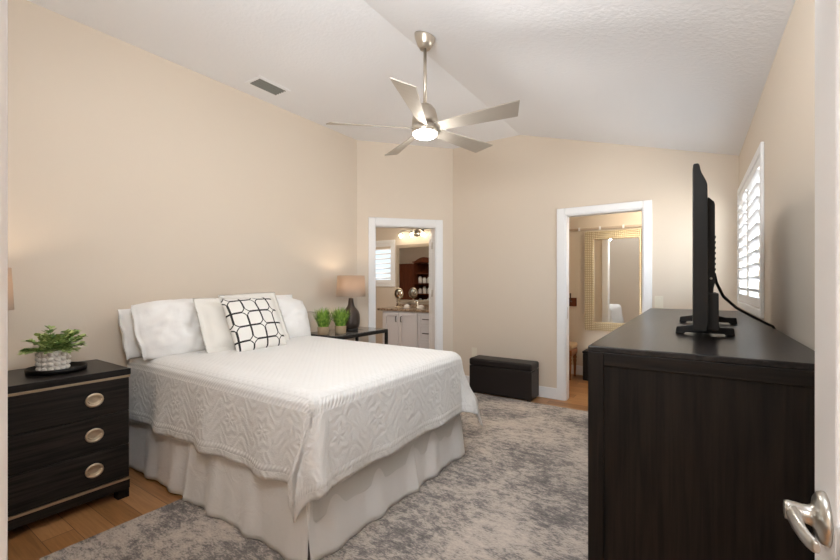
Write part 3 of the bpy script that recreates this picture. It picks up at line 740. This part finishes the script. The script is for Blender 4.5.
def foot(y, a, b_):
    pr = [(a, dz+.0005), (a+.004, dz+.030), (.0, dz+.040), (.03, dz+.050), (.035, dz+.07), (.075, dz+.07), (.085, dz+.047), (b_-.05, dz+.034), (b_-.004, dz+.034), (b_, dz+.0005), (b_-.03, dz+.0005), (b_-.035, dz+.008), (a+.035, dz+.008), (a+.03, dz+.0005)]
    B().prism(pr, lambda p, t: (p[0], y+t, p[1]), -.013, .013).build('stand_foot', BLACKPL, tv, bevel=.003)
foot(2.06, -.062, .140); foot(2.66, -.062, .190)
b = B(); b.tube([(.068, 1.93, 1.335), (.075, 1.95, 1.30), (.10, 2.02, 1.245), (.15, 2.15, 1.195), (.21, 2.30, 1.155), (.27, 2.42, 1.118), (.312, 2.51, 1.0945), (.327, 2.56, 1.07), (.330, 2.58, .95)], .0055, 8)
tag(b.build('television_cable', BLACKPL), 'black cable drooping from the television to behind the dresser', 'cable')

# ------------------------------------------------------------------ ceiling fan
FX, FY = -1.520, 2.3386
fzc = ZF - .293*(FX-XR)
fan = thing('ceiling_fan', 'brushed nickel five blade ceiling fan with lit light', 'ceiling fan', (FX, FY, fzc))
sl = math.atan(.293); Mt = Matrix.Rotation(sl, 4, 'Y')
ringt = [Mt @ Vector((.074*math.cos(2*PI*k/40), .074*math.sin(2*PI*k/40), -.002)) + Vector((FX, FY, fzc)) for k in range(40)]
def blend(k, r, z, t):
    q = Vector((FX + r*math.cos(2*PI*k/40), FY + r*math.sin(2*PI*k/40), z)); return ringt[k].lerp(q, t)
b = B(); b.rings([ringt, [blend(k, .069, fzc-.03, .45) for k in range(40)], [blend(k, .052, fzc-.070, .8) for k in range(40)], [Vector((FX+.036*math.cos(2*PI*k/40), FY+.036*math.sin(2*PI*k/40), fzc-.088)) for k in range(40)]])
b.build('canopy', NICKEL, fan)
B().lathe([(.0115, fzc-.085), (.0115, 2.505)][::-1], (FX, FY, 0), 20).build('downrod', NICKEL, fan)
B().lathe([(.015, 2.515), (.034, 2.512), (.052, 2.50), (.070, 2.475), (.082, 2.44), (.088, 2.405), (.088, 2.372), (.060, 2.370), (.001, 2.370)][::-1], (FX, FY, 0), 48).build('motor_housing', NICKEL, fan)
B().lathe([(.060, 2.369), (.088, 2.367), (.090, 2.325), (.086, 2.318), (.001, 2.318)][::-1], (FX, FY, 0), 48).build('light_housing', NICKEL, fan)
B().lathe([(.082, 2.317), (.082, 2.310), (.074, 2.298), (.055, 2.289), (.03, 2.285), (.001, 2.284)][::-1], (FX, FY, 0), 48).build('light_lens', LENS, fan)
for k in range(5):
    an = math.radians(-101 + 72*k) + TH; e = Vector((math.cos(an), math.sin(an), 0)); t = Vector((-math.sin(an), math.cos(an), 0))
    rs = []
    for i in range(13):
        s = i/12; rr = .070 + .60*s; w = .070 + .072*min(1, s*1.1)
        pt = math.radians(24 - 8*s); rows = []
        z = 2.350 + .006*s
        for (q, hh) in ((-.5, 0), (-.46, .004), (.46, .004), (.5, 0), (.46, -.004), (-.46, -.004)):
            sk_ = q*w; cut = -.05*max(0, s-.9)/.1*(q+.5) 
            p = Vector((FX, FY, z)) + e*(rr+cut) + t*(sk_*math.cos(pt)) + Vector((0, 0, -sk_*math.sin(pt)+hh)); rows.append(p)
        rs.append(rows)
    b = B(); b.rings(rs, sm=False); b.build('fan_blade', BLADE, fan)

lamp('fan_light', 'POINT', (FX, FY, 2.262), FAN_W, (1.0, .97, .93), .045, parent=fan)

# ceiling vent
cv = thing('ceiling_vent', 'white ceiling air vent with dark louvers near the left wall', 'vent', (-3.11, 2.25, ZF))
vx0, vx1, vy0, vy1 = -3.185, -3.04, 2.12, 2.385
b = B()
for q in ((vx0-.03, vx0, vy0-.03, vy1+.03), (vx1, vx1+.03, vy0-.03, vy1+.03), (vx0, vx1, vy0-.03, vy0), (vx0, vx1, vy1, vy1+.03)): b.box(q[0], q[1], q[2], q[3], ZF-.008, ZF-.0005)
b.build('frame', CEIL, cv, bevel=.002)
B().box(vx0, vx1, vy0, vy1, ZF-.003, ZF-.001).build('duct_opening', DARKHOLE, cv)
for k in range(5):
    x = vx0 + .016 + k*.032; B().hexa([(x-.008, vy0, ZF-.013), (x+.004, vy0, ZF-.004), (x+.004, vy1, ZF-.004), (x-.008, vy1, ZF-.013), (x-.006, vy0, ZF-.012), (x+.006, vy0, ZF-.0035), (x+.006, vy1, ZF-.0035), (x-.006, vy1, ZF-.012)]).build('louver', plain('vent_louver', (.20, .20, .18), .5), cv)

# ------------------------------------------------------------------ bathroom things
VY0, VY1, VX0, VX1 = 5.33, 5.845, -4.31, -2.62
vc = thing('vanity_cabinet', 'pale grey bathroom vanity cabinet with dark pulls', 'cabinet', ((VX0+VX1)/2, (VY0+VY1)/2, 0))
B().box(VX0, VX1, VY0, VY1, .10, .835).build('body', GREYCAB, vc, bevel=.002)
B().box(VX0+.02, VX1-.02, VY0+.06, VY1, 0, .10).build('toe_kick', GREYCAB, vc)
def shaker(b, x0, x1, y, z0, z1, f=.055):
    b.box(x0, x0+f, y-.02, y, z0, z1); b.box(x1-f, x1, y-.02, y, z0, z1); b.box(x0+f, x1-f, y-.02, y, z0, z0+f); b.box(x0+f, x1-f, y-.02, y, z1-f, z1); b.box(x0+f, x1-f, y-.012, y, z0+f, z1-f); return b
for x0, x1, hx_ in ((-4.27, -3.962, -4.006), (-3.956, -3.60, -3.905), (-3.27, -2.95, -3.0), (-2.945, -2.65, -2.9)):
    d = shaker(B(), x0, x1, VY0-.0005, .13, .815).build('door', GREYCAB, vc, bevel=.002)
    b = B(); b.tube([(hx_, VY0-.022, .755), (hx_, VY0-.045, .75), (hx_, VY0-.045, .67), (hx_, VY0-.022, .665)], .007, 8); b.build('handle', BLACKMET, d)
for z0, z1 in ((.645, .815), (.39, .635), (.13, .38)):
    d = shaker(B(), -3.575, -3.29, VY0-.0005, z0, z1, .03).build('drawer', GREYCAB, vc, bevel=.002); zm = (z0+z1)/2
    b = B(); b.tube([(-3.49, VY0-.022, zm), (-3.485, VY0-.045, zm), (-3.375, VY0-.045, zm), (-3.37, VY0-.022, zm)], .007, 8); b.build('handle', BLACKMET, d)
tag(B().box(VX0-.09, VX1+.05, VY0-.03, VY1, .836, .876).box(VX0-.09, VX1+.05, VY1-.02, VY1, .876, .93).build('vanity_countertop', GRANITE, bevel=.004), 'brown speckled granite countertop on the bathroom vanity', 'countertop')
bm_ = thing('vanity_mirror', 'large framed mirror on the bathroom wall above the vanity', 'mirror', (-3.6, BY1, 1.45))
b = B(); mx0, mx1, mz0, mz1, mf = -4.40, -2.75, .945, 1.965, .055
for q in ((mx0, mx0+mf, mz0, mz1), (mx1-mf, mx1, mz0, mz1), (mx0+mf, mx1-mf, mz0, mz0+mf), (mx0+mf, mx1-mf, mz1-mf, mz1)): b.box(q[0], q[1], BY1-.022, BY1-.0005, q[2], q[3])
b.build('frame', plain('taupe_mirror_frame', (.34, .28, .21), .45), bm_, bevel=.003)
B().box(mx0+mf, mx1-mf, BY1-.012, BY1-.001, mz0+mf, mz1-mf).build('mirror_glass', MIRROR, bm_)
# vanity light
vl = thing('vanity_light', 'three bulb chrome light bar above the bathroom mirror', 'light fixture', (-4.02, BY1, 2.17))
b = B(); b.tube([(-4.29, BY1-.09, 2.20), (-3.75, BY1-.09, 2.20)], .010, 12); b.build('bar', SATIN, vl)
b = B(); b.lathe([(.06, 0), (.055, .02), (.02, .028), (.012, .085), (.001, .086)], (-3.97, BY1-.0005, 2.15), 28, Matrix.Rotation(PI/2, 4, 'X')); b.tube([(-3.97, BY1-.08, 2.15), (-3.97, BY1-.09, 2.20)], .009, 10); b.build('backplate', SATIN, vl)
for x in (-4.25, -4.02, -3.79):
    s = B().lathe([(.012, 2.20), (.022, 2.185), (.026, 2.15), (.001, 2.149)][::-1], (x, BY1-.09, 0), 20).build('lamp_holder', SATIN, vl)
    B().lathe([(.028, 2.155), (.045, 2.13), (.052, 2.08), (.050, 2.08), (.043, 2.128), (.026, 2.153), (.028, 2.155)], (x, BY1-.09, 0), 24, cap0=False, cap1=False).build('glass_shade', PANE, vl)
    B().ball((x, BY1-.09, 2.115), .026, 14, (1, 1, 1.25)).build('bulb', VBULB, vl)
# magnifying mirror and counter pieces
mm = thing('magnifying_mirror', 'small round magnifying mirror on a stand on the vanity', 'mirror', (-4.19, 5.62, .877))
B().lathe([(.001, 0), (.075, 0), (.072, .012), (.02, .018), (.001, .019)], (-4.19, 5.62, .877), 28).build('base', BRASS, mm)
B().lathe([(.007, .018), (.007, .14)], (-4.19, 5.62, .877), 12).build('stem', BRASS, mm)
Mq = Matrix.Rotation(PI/2, 4, 'X') 
c_ = (-4.19, 5.62, 1.115)
B().lathe([(.080, -.008), (.092, -.008), (.097, 0), (.092, .008), (.080, .008)], c_, 40, Mq, cap0=False, cap1=False).build('rim', BRASS, mm)
B().lathe([(.001, -.006), (.081, -.006), (.081, .006), (.001, .006)], c_, 40, Mq).build('mirror_glass', MIRROR, mm)
b = B(); b.tube([(-4.19-.098, 5.62, 1.115), (-4.19-.08, 5.62, 1.05), (-4.19, 5.62, 1.012), (-4.19+.08, 5.62, 1.05), (-4.19+.098, 5.62, 1.115)], .005, 8); b.build('yoke', BRASS, mm)
for x, lb in ((-4.0, 'white shell shaped dish on the vanity, near the small round mirror'), (-3.72, 'white shell shaped dish on the vanity, near the open door')):
    b = B(); rs = []
    for j in range(8):
        a = j/7*PI/2; rs.append([Vector((x+.06*math.cos(a)*(1+.07*math.cos(k*PI/3*3))*math.cos(2*PI*k/36), 5.60+.05*math.cos(a)*(1+.07*math.cos(k*PI/3*3))*math.sin(2*PI*k/36), .8765+.058*math.sin(a))) for k in range(36)])
    b.rings(rs); tag(b.build('shell_dish', POTW), lb, 'dish', 'white shell dishes')
sf = thing('faucet', 'chrome faucet at the vanity sink', 'faucet', (-3.86, 5.72, .877))
B().lathe([(.001, 0), (.026, 0), (.022, .012), (.013, .02), (.013, .10), (.001, .105)], (-3.86, 5.72, .877), 20).build('body', SATIN, sf)
b = B(); b.tube([(-3.86, 5.72, .97), (-3.86, 5.69, 1.0), (-3.86, 5.65, 1.0), (-3.86, 5.61, .965)], .009, 10); b.build('spout', SATIN, sf)
# tall cherry cabinet opposite the vanity (seen in the mirror)
cc = thing('linen_cabinet', 'tall dark cherry cabinet with open shelves, reflected in the bathroom mirror', 'cabinet', (-5.8, 3.0, 0))
cy0, cy1 = 2.80, 3.20
B().box(-6.32, -5.86, cy0, cy1, 0, 1.78).build('body', CHERRY, cc, bevel=.004)
d = shaker(B(), -6.30, -5.88, cy1+.0205, .08, 1.74, .06).build('door', CHERRY, cc, bevel=.002)
B().ball((-5.91, cy1+.035, .95), .014, 12).build('knob', BRASS, d)
B().box(-5.855, -5.835, cy0, cy1, 0, 1.80).box(-5.30, -5.28, cy0, cy1, 0, 1.80).box(-5.835, -5.30, cy0, cy0+.02, 0, 1.80).build('shelf_case', CHERRY, cc)
for z in (.05, .40, .72, 1.0, 1.26, 1.52, 1.78): B().box(-5.835, -5.30, cy0+.02, cy1-.005, z, z+.022).build('shelf', CHERRY, cc)
cr = [(-5.875, 1.803), (-5.26, 1.803)] + [(-5.26-.615*k/12, 1.83+.10*math.sin(PI*min(1, k/12*1.15))**.8) for k in range(13)]
B().prism(cr, lambda p, t: (p[0], t, p[1]), cy0, cy1+.03).build('crown', CHERRY, cc)
i_ = 0
for zi, z in enumerate((.743, 1.023, 1.283)):
    for k, x in enumerate((-5.75, -5.62, -5.49, -5.38)):
        h_ = [.16, .13, .18, .15][(k+zi) % 4]
        jar = tag(B().lathe([(.001, 0), (.045, 0), (.048, .02), (.048, h_*.75), (.028, h_*.9), (.028, h_), (.001, h_)], (x, 3.05, z), 18).build('jar', POTW), 'white toiletry jar on the %s open shelf of the cherry cabinet' % ('lowest filled', 'middle filled', 'top filled')[zi], 'jar', 'white jars on the %s cabinet shelf' % ('lowest', 'middle', 'top')[zi])

# ------------------------------------------------------------------ closet things
gm = thing('wall_mirror', 'large mirror in textured gold frame on the closet wall', 'mirror', (-.90, CY1, 1.32))
gx0, gx1, gz0, gz1, gf = -1.255, -.465, .64, 2.005, .118
b = B()
yb = CY1-.0005; yf = CY1-.045
for q in ((gx0, gx0+gf, gz0, gz1), (gx1-gf, gx1, gz0, gz1), (gx0+gf, gx1-gf, gz0, gz0+gf), (gx0+gf, gx1-gf, gz1-gf, gz1)): b.box(q[0], q[1], yf, yb, q[2], q[3])
b.build('frame', GOLDF, gm, bevel=.006)
B().box(gx0+gf, gx1-gf, CY1-.02, CY1-.001, gz0+gf, gz1-gf).build('mirror_glass', MIRROR, gm)
wr = thing('wall_rail', 'long tan rail with white brackets above the gold mirror', 'rail', (-.6, CY1, 2.045))
B().box(-2.3, 1.0, CY1-.022, CY1-.0005, 2.03, 2.062).build('rail', plain('tan_rail', (.44, .36, .27), .5), wr, bevel=.003)
for x in (-1.33, -1.06, -.77, -.48, -1.62, -.19): B().box(x-.012, x+.012, CY1-.03, CY1-.022, 2.022, 2.070).build('bracket', TRIM, wr, bevel=.002)
hr = thing('coat_rack', 'small dark wood peg rack on the closet wall', 'coat rack', (-1.56, CY1, 1.02))
B().box(-1.76, -1.368, CY1-.022, CY1-.0005, .965, 1.085).build('backboard', CHERRY, hr, bevel=.005)
for x in (-1.69, -1.565, -1.437):
    b = B(); b.tube([(x, CY1-.022, 1.03), (x, CY1-.06, 1.05), (x, CY1-.075, 1.09), (x, CY1-.075, 1.15)], .009, 10, [.011, .008, .008, .011]); b.build('peg', plain('dark_peg', (.03, .012, .008), .4), hr)
# stool chair
ch = thing('wooden_stool', 'turned leg wooden stool with tan cushion in the closet', 'stool', (-1.535, 5.78, 0))
cx, cyy = -1.535, 5.78
B().box(cx-.20, cx+.20, cyy-.17, cyy+.17, .32, .40).build('seat_rail', OAKCH, ch, bevel=.01)
B().box(cx-.205, cx+.205, cyy-.175, cyy+.175, .401, .475).build('cushion', TANFAB, ch, bevel=.03, seg=4)
for x in (cx-.17, cx+.17):
    for y in (cyy-.14, cyy+.14):
        B().lathe([(.001, 0), (.014, 0), (.018, .012), (.013, .03), (.015, .05), (.021, .20), (.025, .23), (.018, .245), (.026, .26), (.026, .275), (.019, .285), (.024, .32)], (x, y, 0), 18).build('leg', OAKCH, ch)
wb = thing('waste_bin', 'small black bin on the closet floor below the gold mirror', 'bin', (-1.13, 5.85, 0))
b = B(); b.poly([(-1.220, 5.72), (-.98, 5.72), (-.98, 5.98), (-1.220, 5.98)], .0, .36); b.build('body', BLACKPL, wb, bevel=.012)
b = B(); b.poly([(-1.225, 5.715), (-.975, 5.715), (-.975, 5.985), (-1.225, 5.985)], .361, .39); b.build('lid', BLACKPL, wb, bevel=.008)

# ------------------------------------------------------------------ unseen ceiling lights, added to brighten hallway, closet and bathroom
def added_ceiling_light(loc, label, power, color, r=.16):
    c = thing('added_flush_light', label, 'light fixture', loc); x, y, z = loc
    B().lathe([(.001, 0), (r+.01, 0), (r+.01, -.025), (.001, -.026)], (x, y, z-.0005), 32).build('base', SATIN, c)
    B().lathe([(r, -.026), (r*.95, -.05), (r*.6, -.075), (.001, -.085)], (x, y, z-.0008), 32, cap0=True).build('diffuser', emit('diffuser_'+label[:5], color, power), c)
added_ceiling_light((-.2, -1.0, 2.5), 'round ceiling light in the hallway behind the doorway', 36.0, (.90, .95, 1.0), .28)
added_ceiling_light((-.35, 5.45, 2.45), 'round ceiling light inside the closet', 46.0, (1.0, .84, .62), .15)
added_ceiling_light((-4.6, 4.5, 2.5), 'round ceiling light inside the bathroom', 60.0, (1.0, .90, .76), .18)
